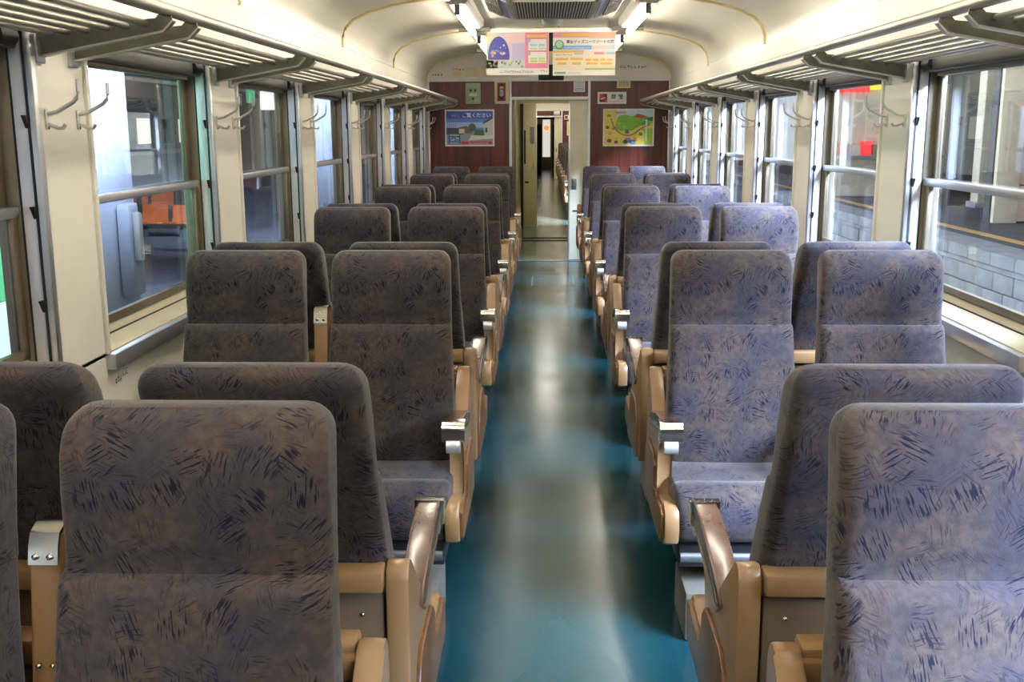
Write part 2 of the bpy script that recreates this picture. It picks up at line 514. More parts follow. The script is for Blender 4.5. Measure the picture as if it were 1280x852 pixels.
# ------------------------------------------------------------------ windows
def window_meshes(sg):
    L = PW - (PIL1 - PIL0)       # opening length; local y from 0 to L
    X = lambda v: sg * v
    m = {}
    b = B()
    b.box(X(1.352), X(1.386), L - .012, L + .0, Z_SILL, Z_HEAD, .002)
    b.box(X(1.352), X(1.386), 0, .012, Z_SILL, Z_HEAD, .002)
    m['jamb_channel'] = (b.mesh('jamb_channel'), 'alu_white')
    b = B()
    b.box(X(1.345), X(1.352), L - .014, L + .002, Z_SILL, Z_HEAD)
    b.box(X(1.386), X(1.391), L - .012, L + .0, Z_SILL, Z_HEAD)
    m['gasket'] = (b.mesh('gasket'), 'rubber')
    b = B()
    b.box(X(1.391), X(1.455), L - .012, L, Z_SILL, Z_HEAD, .002).box(X(1.391), X(1.455), 0, .012, Z_SILL, Z_HEAD, .002)
    m['sash_guide'] = (b.mesh('sash_guide'), 'alu_dark')
    for nm, z0, z1, xa in (('upper_sash', 1.255, 1.685, 1.424), ('lower_sash', .885, 1.282, 1.402)):
        b = B(); xb = xa + .020
        st = .034
        b.box(X(xa), X(xb), L - .012 - st, L - .012, z0, z1, .003)
        b.box(X(xa), X(xb), .012, .012 + st * .5, z0, z1, .003)
        b.box(X(xa), X(xb), .012, L - .012, z0, z0 + .026, .003)
        b.box(X(xa), X(xb), .012, L - .012, z1 - .026, z1, .003)
        m[nm] = (b.mesh(nm), 'alu_dark')
        m[nm + '_pane'] = (B().box(X(xa + .008), X(xa + .012), .012 + st * .5, L - .012 - st, z0 + .026, z1 - .026).mesh('pane', False), 'glass')
    b = B(); b.box(X(1.394), X(1.424), .012, L - .012, 1.254, 1.282, .004)
    m['meeting_rail'] = (b.mesh('meeting_rail'), 'alu')
    b = B(); b.box(X(1.36), X(1.44), .012, L - .012, 1.672, Z_HEAD, .006)
    m['blind_box'] = (b.mesh('blind_box'), 'blind')
    b = B(); b.box(X(1.385), X(1.42), .03, L - .09, 1.655, 1.676, .006)
    m['blind_rail'] = (b.mesh('blind_rail'), 'alu_dark')
    b = B(); b.tube([(X(1.37), L - .11, 1.70), (X(1.37), L - .03, 1.70)], .026, 12)
    m['blind_roller_end'] = (b.mesh('blind_roller_end'), 'black')
    b = B(); b.box(X(1.345), X(1.36), 0, L, 1.722, 1.745, .003)
    m['head_trim'] = (b.mesh('head_trim'), 'cream')
    poly = [(1.335, .832), (1.335, .79), (1.44, .79), (1.44, .89), (1.42, .89), (1.385, .862), (1.375, .862)]
    poly = [(X(a), z) for a, z in poly]
    m['sill'] = (B().prism(poly, 'y', 0.0, L).mesh('sill'), 'sill')
    m['sill_gap'] = (B().box(X(1.378), X(1.384), 0.002, L - .002, .860, .8655).mesh('sill_gap'), 'rubber')
    m['ledge_strip'] = (B().box(X(1.308), X(1.342), -.012, L + .004, .780, .828, .004).mesh('ledge_strip'), 'alu')
    for i, z in enumerate((1.02, 1.262, 1.49)):
        b = B(); b.prism([(L - .014, z - .012), (L - .014, z + .02), (L - .034, z + .02), (L - .026, z + .008)], 'x', X(1.348), X(1.358))
        m['sash_stop' + str(i)] = (b.mesh('sash_stop'), 'rubber')
    return m
WM = {sg: window_meshes(sg) for sg in (-1, 1)}
wi = 0
for sg in (-1, 1):
    for k in range(-1, 6):
        wi += 1
        where = 'cut by the picture edge' if k < 0 else ORD[k] + ' whole'
        w = thing(f'window_{wi}', f'two-pane sash window in the {SIDE[sg]} wall, {where} one' if k < 0 else f'{ORD[k]} whole two-pane sash window in the {SIDE[sg]} wall', 'window', (0, PIL1 + PW * k + (NEAR_DY if k < 0 and sg < 0 else 0), 0), kind='structure')
        sub = {}
        for nm, (me, mt) in WM[sg].items():
            base = nm.rstrip('0123456789')
            if base.endswith('_pane'):
                link('pane', me, mt, sub[base[:-5]])
            else:
                sub[base] = link(base, me, mt, w)

# ------------------------------------------------------------------ luggage racks, coat hooks
def rack_meshes(sg):
    X = lambda v: sg * v
    L = PW - .20                       # between its two brackets
    m = []
    for i, (xx, z, r) in enumerate([(1.055, 1.735, .0085), (1.105, 1.730, .0085), (1.155, 1.725, .0085), (1.205, 1.720, .0085), (1.255, 1.716, .0085), (1.300, 1.714, .0085)]):
        m.append(('slat', B().tube([(X(xx), 0, z), (X(xx), L, z)], r, 10).mesh('slat'), 'rack'))
    m.append(('front_rail', B().tube([(X(1.0), -.10, 1.768), (X(1.0), L + .10, 1.768)], .0165, 14).mesh('front_rail'), 'rack'))
    poly = [(X(1.336), 1.655), (X(1.336), 1.722), (X(1.03), 1.748), (X(1.012), 1.766), (X(.990), 1.766), (X(.987), 1.740), (X(1.01), 1.716)]
    for y in (-.004, L):
        m.append(('bracket', B().prism(poly, 'y', y, y + .004).mesh('bracket'), 'rackp'))
        fl_ = [(X(1.336), 1.653), (X(1.336), 1.658), (X(1.01), 1.718), (X(.985), 1.742), (X(.981), 1.740), (X(1.008), 1.713)]
        m.append(('bracket_flange', B().prism(fl_, 'y', y - .010, y + .014).mesh('bracket_flange'), 'rack'))
        m.append(('wall_plate', B().box(X(1.328), X(1.342), y - .022, y + .026, 1.640, 1.742, .004).mesh('wall_plate'), 'alu'))
    return m
RM = {sg: rack_meshes(sg) for sg in (-1, 1)}
for sg in (-1, 1):
    for k in range(-1, 6):
        lab = f'steel luggage rack with round slats on the {SIDE[sg]} wall, {ORD[k + 1]} section'
        rk = thing('luggage_rack', lab, 'luggage rack', (0, 2.90 + PW * k, 0), group=f'luggage racks along the {SIDE[sg]} wall')
        for nm, me, mt in RM[sg]:
            link(nm, me, mt, rk)

def hook_meshes(sg):
    X = lambda v: sg * v
    return [('hook_plate', B().box(X(0), X(-.006), -.010, .010, -.026, .026, .003).mesh('hook_plate'), 'knob'),
            ('upper_hook', B().tube([(X(0), 0, .014), (X(-.03), 0, .020), (X(-.075), 0, .044), (X(-.086), 0, .056), (X(-.090), 0, .070), (X(-.091), 0, .10)], .0052, 10).mesh('upper_hook'), 'knob'),
            ('lower_hook', B().tube([(X(0), 0, -.010), (X(-.03), 0, -.022), (X(-.042), 0, -.022), (X(-.050), 0, -.012)], .0048, 10).mesh('lower_hook'), 'knob'),
            ('screw', B().lathe([(.004, 0), (.0045, X(-.006)), (.002, X(-.008))], (0, 0, -.021), 'x', 8).mesh('screw'), 'steel')]
HM = {sg: hook_meshes(sg) for sg in (-1, 1)}
for sg in (-1, 1):
    for k in range(0, 7):
        for j, dy in enumerate((2.692, 2.905)):
            y = dy + PW * k + (.028 if sg < 0 and k == 0 and j == 0 else 0)
            if y > YW - .03: continue
            lab = f'chrome coat hook on the {ORD[k]} {SIDE[sg]} window pillar, {("nearer", "farther")[j]} of its two'
            h = thing('coat_hook', lab, 'coat hook', (sg * W, y, 1.500), group=f'coat hooks on the {SIDE[sg]} pillars')
            for nm, me, mt in HM[sg]:
                link(nm, me, mt, h)

# ------------------------------------------------------------------ seats
def interp(tab, v):
    for (a, *x), (c, *y) in zip(tab, tab[1:]):
        if v <= c:
            f = 0 if c == a else (v - a) / (c - a)
            return [p + (q - p) * f for p, q in zip(x, y)]
    return list(tab[-1][1:])

def back_mesh(tb, tt, name):
    """cushioned back; local x across, y forwards, z up. tb/tt: spine y at bottom and top"""
    zb, zt = .42, 1.092
    crz = .866
    # z: half width, front thickness, rear thickness
    tab = [(zb, .196, .050, .040), (.50, .203, .066, .048), (.60, .201, .066, .050), (.70, .197, .062, .050), (.80, .193, .058, .050), (.848, .1915, .056, .050), (crz - .004, .191, .050, .050), (crz + .001, .1905, .027, .050),
           (.885, .1905, .029, .050), (.93, .190, .040, .050), (.98, .189, .053, .050), (1.03, .188, .060, .050), (1.062, .188, .054, .047), (1.08, .187, .045, .040), (zt, .186, .022, .018)]
    zs = [.42, .44, .48, .54, .6, .66, .72, .78, .82, .848, crz - .004, crz + .001, .885, .905, .93, .955, .98, 1.005, 1.03, 1.046, 1.058, 1.068, 1.076, 1.083, 1.088, 1.091, zt]
    bm = bmesh.new(); uvl = bm.loops.layers.uv.new('UVMap')
    NS = 44
    rings = []
    arc = 0; prev = None
    for z in zs:
        hw, tf, tr = interp(tab, z)
        if z > 1.046:   # round the two top corners in the front view
            q = (z - 1.046) / (zt - 1.046)
            hw -= .028 * (1 - math.sqrt(max(0, 1 - q * q)))
        f = (z - zb) / (zt - zb)
        yc = tb + (tt - tb) * f + .018 * math.sin(math.pi * f)
        ring = []
        rc_ = min(.030, tf * .9, tr * .9)
        pts = []
        # rounded rectangle, counter-clockwise from the front right
        def corner(cx, cy, a0, rr):
            for i in range(7):
                a = a0 + i * math.pi / 12
                pts.append((cx + rr * math.cos(a), cy + rr * math.sin(a)))
        corner(hw - rc_, tf - rc_, 0, rc_)
        for i in range(1, 8): 
            x = (hw - rc_) * (1 - 2 * i / 8)
            pts.append((x, tf + .006 * (1 - (x / hw) ** 2) * (1 if tf > .03 else 0)))
        corner(-hw + rc_, tf - rc_, math.pi / 2, rc_)
        corner(-hw + rc_, -tr + rc_, math.pi, rc_)
        for i in range(1, 8): pts.append(((hw - rc_) * (-1 + 2 * i / 8), -tr))
        corner(hw - rc_, -tr + rc_, 3 * math.pi / 2, rc_)
        for x, y in pts:
            ring.append(bm.verts.new((x, yc + y, z)))
        per = [0]
        for i in range(1, len(pts)):
            per.append(per[-1] + math.hypot(pts[i][0] - pts[i - 1][0], pts[i][1] - pts[i - 1][1]))
        if prev is not None:
            arc += max(math.hypot(z - prev[0], yc + tf - prev[1]), .002)
        prev = (z, yc + tf)
        mid = per[10]                    # centre of the front
        rings.append((ring, [(p - mid, arc) for p in per], per[-1] + 2e-2))
    for (a, ua, pa), (c, uc, pc) in zip(rings, rings[1:]):
        n = len(a)
        for k in range(n):
            j = (k + 1) % n
            f = bm.faces.new((a[k], a[j], c[j], c[k]))
            vs_ = [ua[k][1], ua[j][1], uc[j][1], uc[k][1]]
            for lp, q in zip(f.loops, vs_):
                co = lp.vert.co
                if 0 <= k < 20: uu = co.x
                elif 21 <= k < 41: uu = -co.x + .63
                else: uu = .31 + co.y - .1 * (k > 40)
                lp[uvl].uv = (uu, q)
            f.smooth = True
    f = bm.faces.new(rings[0][0][::-1]); f2 = bm.faces.new(rings[-1][0])
    arct = rings[-1][1][0][1]
    for lp in f2.loops: lp[uvl].uv = (lp.vert.co.x, arct + .03 - lp.vert.co.y)
    for lp in f.loops: lp[uvl].uv = (lp.vert.co.x, lp.vert.co.y)
    bmesh.ops.recalc_face_normals(bm, faces=bm.faces)
    me = bpy.data.meshes.new(name); bm.to_mesh(me); bm.free()
    me.set_sharp_from_angle(angle=R(62))
    me.materials.append(FAB)
    return me

def cushion_mesh(name):
    prof = [(.30, .33), (.30, .425), (.34, .442), (.44, .440), (.53, .436), (.552, .436), (.558, .442), (.57, .449), (.61, .449), (.645, .440), (.667, .420), (.678, .39), (.680, .35), (.672, .31), (.660, .292), (.62, .288), (.40, .288)]
    hw, r = .207, .028
    cx, cz = .49, .365
    bm = bmesh.new(); uvl = bm.loops.layers.uv.new('UVMap')
    xs = [(-hw + r * (1 - math.cos(a)), r * (1 - math.sin(a))) for a in [i * math.pi / 12 for i in range(7)]]
    stations = [(-hw + r - r * math.cos(i * math.pi / 12), r * (1 - math.sin(i * math.pi / 12))) for i in range(7)]
    stations += [(x, 0) for x in (-.1, 0, .1)]
    stations += [(-x, d) for x, d in stations[6::-1]]
    per = [0]
    for p, q in zip(prof, prof[1:]): per.append(per[-1] + math.hypot(q[0] - p[0], q[1] - p[1]))
    rings = []
    for x, d in stations:
        ring = []
        for py, pz in prof:
            vx, vz = py - cx, pz - cz; ln = math.hypot(vx, vz)
            ring.append(bm.verts.new((x, cx + vx * (1 - d / ln), cz + vz * (1 - d / ln))))
        rings.append(ring)
    n = len(prof)
    for i, (a, c) in enumerate(zip(rings, rings[1:])):
        for k in range(n):
            j = (k + 1) % n
            f = bm.faces.new((a[k], c[k], c[j], a[j]))
            pj = per[j] if j else per[-1] + .1
            x0 = stations[i][0]; x1 = stations[i + 1][0]
            for lp, q in zip(f.loops, ((x0, per[k]), (x1, per[k]), (x1, pj), (x0, pj))): lp[uvl].uv = (q[0] + .7, -q[1])
            f.smooth = True
    for ring in (rings[0], rings[-1]):
        f = bm.faces.new(ring)
        for lp in f.loops: lp[uvl].uv = (lp.vert.co.y, lp.vert.co.z)
    bmesh.ops.recalc_face_normals(bm, faces=bm.faces)
    me = bpy.data.meshes.new(name); bm.to_mesh(me); bm.free()
    me.set_sharp_from_angle(angle=R(62))
    me.materials.append(FAB)
    return me

XC = .77
BACKS = {'cam': back_mesh(.315, .215, 'backrest'), 'away': back_mesh(.285, .030, 'backrest')}
CUSH = cushion_mesh('seat_cushion')
AISLE, WIND = .538, 1.006      # centre lines of the two places

def seat_parts(c):
    """c=+1: aisle on the local -x side; c=-1 mirrored"""
    X = lambda x: c * (x - XC)
    parts = {}
    outline = [(.122, .30), (.122, .670), (.132, .692), (.150, .700), (.172, .694), (.300, .572), (.345, .545), (.600, .606), (.610, .585), (.520, .560), (.478, .525), (.462, .470), (.462, .405), (.478, .372), (.620, .402), (.655, .402), (.676, .385), (.684, .330), (.672, .292), (.650, .280), (.40, .272), (.145, .275)]
    parts['side_frame'] = (B().prism(outline, 'x', X(.296), X(.340), .007, 2).mesh('side_frame'), 'tan')
    pan = [(.170, .282), (.645, .288), (.668, .305), (.672, .380), (.640, .396), (.480, .362), (.456, .392), (.450, .455), (.420, .482), (.24, .482), (.200, .455), (.176, .40)]
    parts['side_panel'] = (B().prism(pan, 'x', X(.286), X(.300), .004, 2).mesh('side_panel'), 'panelw')
    # arm pad, chrome end, ashtray
    pad = [(.255, .560), (.300, .588), (.45, .622), (.58, .641), (.618, .643), (.618, .612), (.45, .580), (.30, .548)]
    parts['arm_pad'] = (B().prism(pad, 'x', X(.288), X(.339), .006, 3).mesh('arm_pad'), 'pad')
    parts['arm_trim'] = (B().prism([(.262, .556), (.30, .545), (.45, .577), (.620, .609), (.620, .590), (.45, .560), (.31, .525)], 'x', X(.288), X(.339), .003).mesh('arm_trim'), 'tan')
    parts['ashtray_cap'] = (B().prism([(.610, .646)] + [(.630 + .024 * math.cos(q * math.pi / 16), .622 + .024 * math.sin(q * math.pi / 16)) for q in range(8, -1, -1)] + [(.654, .594), (.648, .588), (.610, .588)], 'x', X(.280), X(.346)).mesh('ashtray_cap'), 'chrome')
    b = B(); b.tube([(X(.293), .643, .574), (X(.333), .643, .574)], .021, 16)
    parts['ashtray'] = (b.mesh('ashtray'), 'knob')
    parts['upright_pin'] = (B().box(X(.335), X(.372), .135, .175, .640, .680, .006).mesh('upright_pin'), 'tan')
    # rail and panel behind the backs
    parts['back_rail'] = (B().box(X(.342), X(1.235), .105, .160, .652, .694, .006).mesh('back_rail'), 'tan')
    parts['back_panel'] = (B().box(X(.345), X(1.235), .132, .150, .285, .642, .003).mesh('back_panel'), 'tan_dk')
    b = B()
    for x in (.385, .76, 1.19):
        b.lathe([(.005, .132), (.005, .129), (.0025, .127)], (X(x), 0, .60), 'y', 8)
    parts['panel_rivet'] = (b.mesh('panel_rivet'), 'chrome')
    # base
    parts['pedestal'] = (B().box(X(.47), X(1.10), .24, .52, .0, .215, .006).mesh('pedestal'), 'basedk')
    parts['seat_pan'] = (B().box(X(.345), X(1.235), .20, .64, .205, .292, .006).mesh('seat_pan'), 'basedk')
    parts['foot_rail'] = (B().tube([(X(.35), .63, .235), (X(1.2), .63, .235)], .019, 12).mesh('foot_rail'), 'steel')
    parts['heater_cover'] = (B().box(X(.36), X(1.22), .46, .70, .0, .150, .008).mesh('heater_cover'), 'heater')
    return parts
def centre_arm(c, raised):
    X = lambda x: c * (x - XC)
    x0, x1 = .748, .793
    if raised:
        D = -.045
        body = [(.36, .46), (.315, .70), (.290, .885), (.282, .902), (.262, .910), (.232, .907), (.222, .895), (.24, .70), (.28, .46)]
        cap = [(.2995, .862), (.2935, .888), (.285, .906), (.263, .9145), (.231, .911), (.220, .897), (.2215, .884), (.231, .9005), (.262, .9055), (.279, .900), (.287, .885), (.2925, .862)]
        riv = [(.318, .715), (.2975, .874)]
        sh = lambda q: [(y + D, z) for y, z in q]
        body, cap, riv = sh(body), sh(cap), sh(riv)
    else:
        body = [(.30, .545), (.33, .585), (.50, .615), (.64, .625), (.652, .612), (.645, .588), (.50, .572), (.33, .530)]
        cap = [(.60, .627), (.642, .630), (.657, .615), (.649, .584), (.645, .586), (.652, .612), (.64, .6255), (.60, .622)]
        riv = None
    out = [('centre_armrest', B().prism(body, 'x', X(x0), X(x1), .004).mesh('centre_armrest'), 'tan'),
           ('armrest_cap', B().prism(cap, 'x', X(x0 + .001), X(x1 - .001)).mesh('armrest_cap'), 'chrome')]
    if riv:
        for (y, z) in riv:
            for xx in (x0 + .012, x1 - .012):
                out.append(('armrest_screw', B().lathe([(.0045, y - .004), (.0045, y + .003), (.002, y + .005)], (X(xx), 0, z), 'y', 10).mesh('armrest_screw'), 'chrome'))
    return out
SP = {c: seat_parts(c) for c in (-1, 1)}
CA = {(c, r): centre_arm(c, r) for c in (-1, 1) for r in (True, False)}
SUB = {'side_panel': 'side_frame', 'ashtray': 'ashtray_cap', 'panel_rivet': 'back_panel', 'arm_trim': 'arm_pad', 'upright_pin': 'side_frame'}

def seat(side, direction, ym, label, group, raised=False, simple=False):
    c = side if direction == 'away' else -side
    rz = 0.0 if direction == 'away' else math.pi
    s = thing('double_seat', label, 'train seat', (side * XC, ym, 0), rz, group)
    done = {}
    for nm, (me, mt) in SP[c].items():
        if simple and nm in ('panel_rivet', 'foot_rail', 'upright_pin', 'back_panel', 'arm_trim'): continue
        par = done.get(SUB.get(nm), s)
        done[nm] = link(nm, me, mt, par)
    for xc in (AISLE, WIND):
        o = link('backrest', BACKS[direction], None, s); o.location.x = c * (xc - XC)
        o = link('seat_cushion', CUSH, None, s); o.location.x = c * (xc - XC)
    if not simple:
        arm = None
        for nm, me, mt in CA[(c, raised)]:
            o = link(nm, me, mt, arm or s)
            if arm is None: arm = o
    return s
for side in (-1, 1):
    for k in range(6):
        ym = Y0 + .164 + k * P
        raised = (side == -1 and k in (0, 1, 2)) or (side == 1 and k == 2)
        extra = ', tan armrest folded up' if raised else ''
        if k == 5: lab = f'patterned double seat facing the viewer, {SIDE[side]} of the aisle, farthest one by the end partition'
        else: lab = f'{ORD[k]} patterned double seat facing viewer, {SIDE[side]} of aisle{extra}'
        seat(side, 'cam', ym, lab, f'seats facing the viewer, {SIDE[side]} side', raised)
        if k < 5:
            seat(side, 'away', ym, f'{ORD[k]} patterned double seat facing away from the viewer, {SIDE[side]} of the aisle', f'seats facing away, {SIDE[side]} side')

for side in (-1, 1):                 # the rows just behind the viewer
    for k in (-1, -2):
        for dr in ('cam', 'away'):
            seat(side, dr, Y0 + .164 + k * P, f'patterned double seat behind the viewer, {SIDE[side]} of aisle, {("nearer", "farther")[-k - 1]} pair, {"forward" if dr == "away" else "backward"} facing', f'seats behind the viewer, {SIDE[side]} side')

# ------------------------------------------------------------------ fluorescent lamps
def lamp_parts():
    LN = 1.54
    tray = B().prism([(-.075, .064), (-.075, .02), (-.055, .0), (-.045, -.004), (.045, -.004), (.055, 0), (.075, .02), (.075, .064)], 'y', -.06, LN + .06)
    tube = B().tube([(0, .02, -.040), (0, LN - .02, -.040)], .021, 14)
    out = [('lamp_tray', tray.mesh('lamp_tray'), 'tray'), ('lamp_tube', tube.mesh('lamp_tube'), 'tube')]
    for y in (-.02, LN - .02):
        out.append(('lamp_holder', B().box(-.017, .017, y, y + .04, -.064, -.002, .006).mesh('lamp_holder'), 'steel'))
    out.append(('mounting_plate', B().box(-.12, .12, LN + .06, LN + .12, -.02, .012, .003).mesh('mounting_plate'), 'heater'))
    return out
LP = lamp_parts()
for sg in (-1, 1):
    for i, y in enumerate((-4.40, -2.17, .06, 2.29, 4.52, 6.75, 8.98)):
        seen = y > 5
        if seen: lab = f'fluorescent tube lamp on the ceiling {SIDE[sg]} of the hanging posters, {"nearer" if y < 8 else "farther"} one'
        else: lab = f'fluorescent tube lamp on the ceiling over the viewer, {SIDE[sg]} row, {ORD[4 - i]} to the posters'
        o = thing('ceiling_lamp', lab, 'lamp', (sg * .592, y, 2.231), group=f'fluorescent lamps in the {SIDE[sg]} ceiling row')
        for nm, me, mt in LP: link(nm, me, mt, o)

# ------------------------------------------------------------------ air conditioner on the ceiling
ac = thing('air_conditioner', 'cream ceiling air conditioner with dark slatted grilles above the posters', 'air conditioner', (0, 5.8, 2.15))
sec = [(-.46, .14), (-.41, .055), (-.27, .0), (.27, 0), (.41, .055), (.46, .14)]
link('housing', B().prism(sec, 'y', 0, 1.14, .004), 'ceil', ac)
g = link('grille_recess', B().box(-.222, .222, .08, .97, -.003, .004), 'black', ac)
sl = B().box(-.0036, .0036, .08, .97, -.012, -.002).mesh('grille_slat')
for i in range(27):
    o = link('grille_slat', sl, 'cream', g); o.location.x = -.2145 + .0165 * i
link('grille_frame', B().box(-.238, -.222, .06, .99, -.009, .003).box(.222, .238, .06, .99, -.009, .003).box(-.238, .238, .06, .08, -.009, .003).box(-.238, .238, .97, .99, -.009, .003), 'cream', ac)
for sgn in (-1, 1):
    a = math.atan2(.055, .14)
    rec = link('side_grille', B().box(-.046, .046, .10, .95, -.003, .003), 'black', ac)
    rec.location = (sgn * .349, 0, .0305); rec.rotation_euler = (0, -sgn * a, 0)
    s2 = B().box(-.003, .003, .10, .95, -.011, -.002).mesh('louvre')
    for i in range(7):
        o = link('louvre', s2, 'cream', rec); o.location.x = -.042 + .014 * i
    for y in (.10, .38, .66, .94):
        link('cross_bar', B().box(-.046, .046, y - .006, y + .006, -.012, -.002), 'cream', rec)
    pb = link('divider_panel', B().box(-.020, .020, .10, .95, -.004, .002), 'lilac', ac)
    pb.location = (sgn * .277, 0, .0035); pb.rotation_euler = (0, -sgn * a, 0)
link('sensor_dome', B().lathe([(.070, .0), (.068, -.02), (.048, -.04), (.016, -.048)], (0, 1.06, 0.003), 'z', 20), 'white', ac)

# ------------------------------------------------------------------ hanging posters
def rects(*a): return [(rc(*q[:4]), q[4], q[5]) for q in a]
PY = 8.40
hr = thing('poster_rail', 'cream rail under the ceiling that holds the two hanging posters', 'rail', (0, PY, 2.215))
link('rail_bar', B().box(-.515, .515, -.008, .008, -.012, .020, .004), 'white', hr)
for x in (-.44, -.06, .06, .44):
    link('rail_hanger', B().tube([(x, 0, .015), (x, 0, .095)], .004, 8), 'steel', hr)
w_, h_ = .486, .325
p1 = thing('hanging_poster', 'hanging poster with a dark blue dome picture and a pink price panel', 'poster', (-.257, PY - .002, 1.885), group='posters hanging from the ceiling')
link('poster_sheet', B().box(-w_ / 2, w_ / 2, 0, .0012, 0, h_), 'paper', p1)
rng = random.Random(11)
x0 = -w_ / 2
it = rects((x0, x0 + .30, .05, h_, (226, 214, 222), 1), (x0, x0 + .30, .05, .11, (206, 222, 214), 2), (x0, x0 + .09, .05, h_, (226, 226, 180), 2), (x0 + .20, x0 + .30, .11, .24, (206, 196, 232), 2), (x0 + .14, x0 + .30, .24, h_, (246, 214, 214), 2))
dome = [(x0 + .095 + .085 * math.cos(a), .135 + .155 * math.sin(a)) for a in [math.pi * i / 18 for i in range(19)]]
it += [(dome, (58, 66, 176), 3), (rc(x0 + .012, x0 + .178, .115, .137), (94, 62, 140), 3)]
for _ in range(26):
    cx, cz = x0 + .04 + rng.random() * .11, .125 + rng.random() * .10
    it.append((disc(cx, cz, .004 + .008 * rng.random(), 8), rng.choice([(238, 226, 190), (232, 180, 150), (190, 180, 236), (120, 110, 210)]), 4))
for i in range(30):
    cx = x0 + .01 + rng.random() * .28
    it.append((disc(cx, .06 + rng.random() * .045, .004 + .008 * rng.random(), 8), rng.choice([(226, 120, 130), (150, 180, 120), (236, 220, 160), (110, 110, 90), (180, 160, 200)]), 4))
it += rects((x0 + .30, x0 + .48, .05, h_, (244, 140, 176), 3), (x0 + .31, x0 + .472, .282, .302, (250, 208, 92), 4), (x0 + .325, x0 + .465, .185, .268, (250, 244, 240), 4), (x0 + .325, x0 + .465, .088, .172, (250, 246, 236), 4),
            (x0 + .34, x0 + .395, .215, .232, (170, 206, 246), 5), (x0 + .405, x0 + .458, .215, .232, (170, 206, 246), 5), (x0 + .34, x0 + .395, .192, .204, (196, 226, 180), 5), (x0 + .405, x0 + .458, .192, .204, (196, 226, 180), 5),
            (x0 + .34, x0 + .395, .096, .110, (214, 226, 90), 5), (x0 + .405, x0 + .458, .096, .110, (214, 226, 90), 5), (x0 + .34, x0 + .395, .116, .128, (186, 224, 176), 5), (x0 + .405, x0 + .458, .116, .128, (186, 224, 176), 5))
it += [(disc(x0 + .333, .257, .013, 12), (160, 200, 240), 5), (disc(x0 + .333, .160, .013, 12), (150, 210, 140), 5)]
it += strokes(x0 + .10, x0 + .37, .014, .036, 22, (90, 88, 84), 2, rng) + strokes(x0 + .42, x0 + .475, .018, .04, 3, (90, 150, 100), 2, rng)
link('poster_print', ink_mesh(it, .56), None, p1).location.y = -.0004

p2 = thing('hanging_poster', 'hanging poster crowded with orange prices under a headline and a green badge', 'poster', (.259, PY - .002, 1.878), group='posters hanging from the ceiling')
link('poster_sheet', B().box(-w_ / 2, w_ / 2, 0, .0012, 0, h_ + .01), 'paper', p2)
it = rects((x0, x0 + w_, .286, .333, (246, 160, 176), 1), (x0 + .07, x0 + .28, .296, .316, (250, 206, 80), 2), (x0 + .28, x0 + w_, .278, .333, (250, 196, 170), 2), (x0, x0 + .30, .196, .226, (126, 184, 246), 1), (x0 + .30, x0 + w_, .196, .226, (246, 222, 224), 1), (x0 + .42, x0 + w_, .196, .22, (206, 230, 246), 2),
           (x0, x0 + w_, .04, .19, (252, 236, 214), 1), (x0, x0 + .24, .172, .192, (250, 186, 96), 2), (x0 + .165, x0 + .235, .158, .172, (168, 206, 244), 3), (x0 + .32, x0 + .40, .158, .176, (246, 150, 160), 3), (x0 + .41, x0 + .48, .158, .176, (170, 206, 240), 3),
           (x0 + .25, x0 + w_, .042, .056, (196, 216, 90), 3), (x0 + .01, x0 + .10, .012, .028, (110, 196, 130), 2))
it += [(disc(x0 + .05, .232, .036, 24), (86, 176, 88), 3), (disc(x0 + .05, .236, .026, 20), (190, 226, 190), 4)]
for (a, bb, z) in ((.02, .12, .115), (.135, .235, .115), (.035, .105, .082), (.15, .22, .082), (.255, .30, .108), (.31, .355, .108), (.365, .41, .108), (.42, .465, .108), (.26, .35, .082), (.37, .46, .082)):
    it.append((rc(x0 + a, x0 + bb, z, z + .018), (250, 196, 64), 3))
it += strokes(x0 + .09, x0 + .29, .202, .218, 16, (240, 246, 252), 3, rng) + strokes(x0 + .02, x0 + .15, .150, .166, 9, (120, 150, 110), 4, rng) + strokes(x0 + .12, x0 + .22, .012, .026, 8, (240, 130, 110), 3, rng)
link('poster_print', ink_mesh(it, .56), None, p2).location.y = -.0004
text('東京ディズニーリゾートの旅', .0285, (34, 36, 84), p2, .046, -.004, .252, 'headline', bold=.0006)

hb_ = thing('hanging_display', 'black hanging display box behind the gap between the two posters', 'display', (0, 9.3, 1.885))
link('display_case', B().box(-.10, .12, 0, .06, 0, .40, .004), 'black', hb_)
link('display_band', B().box(-.09, .11, -.004, .004, .13, .24), 'ivory', hb_)
link('display_hanger', B().tube([(.01, .03, .39), (.01, .03, .42)], .006, 8), 'steel', hb_)

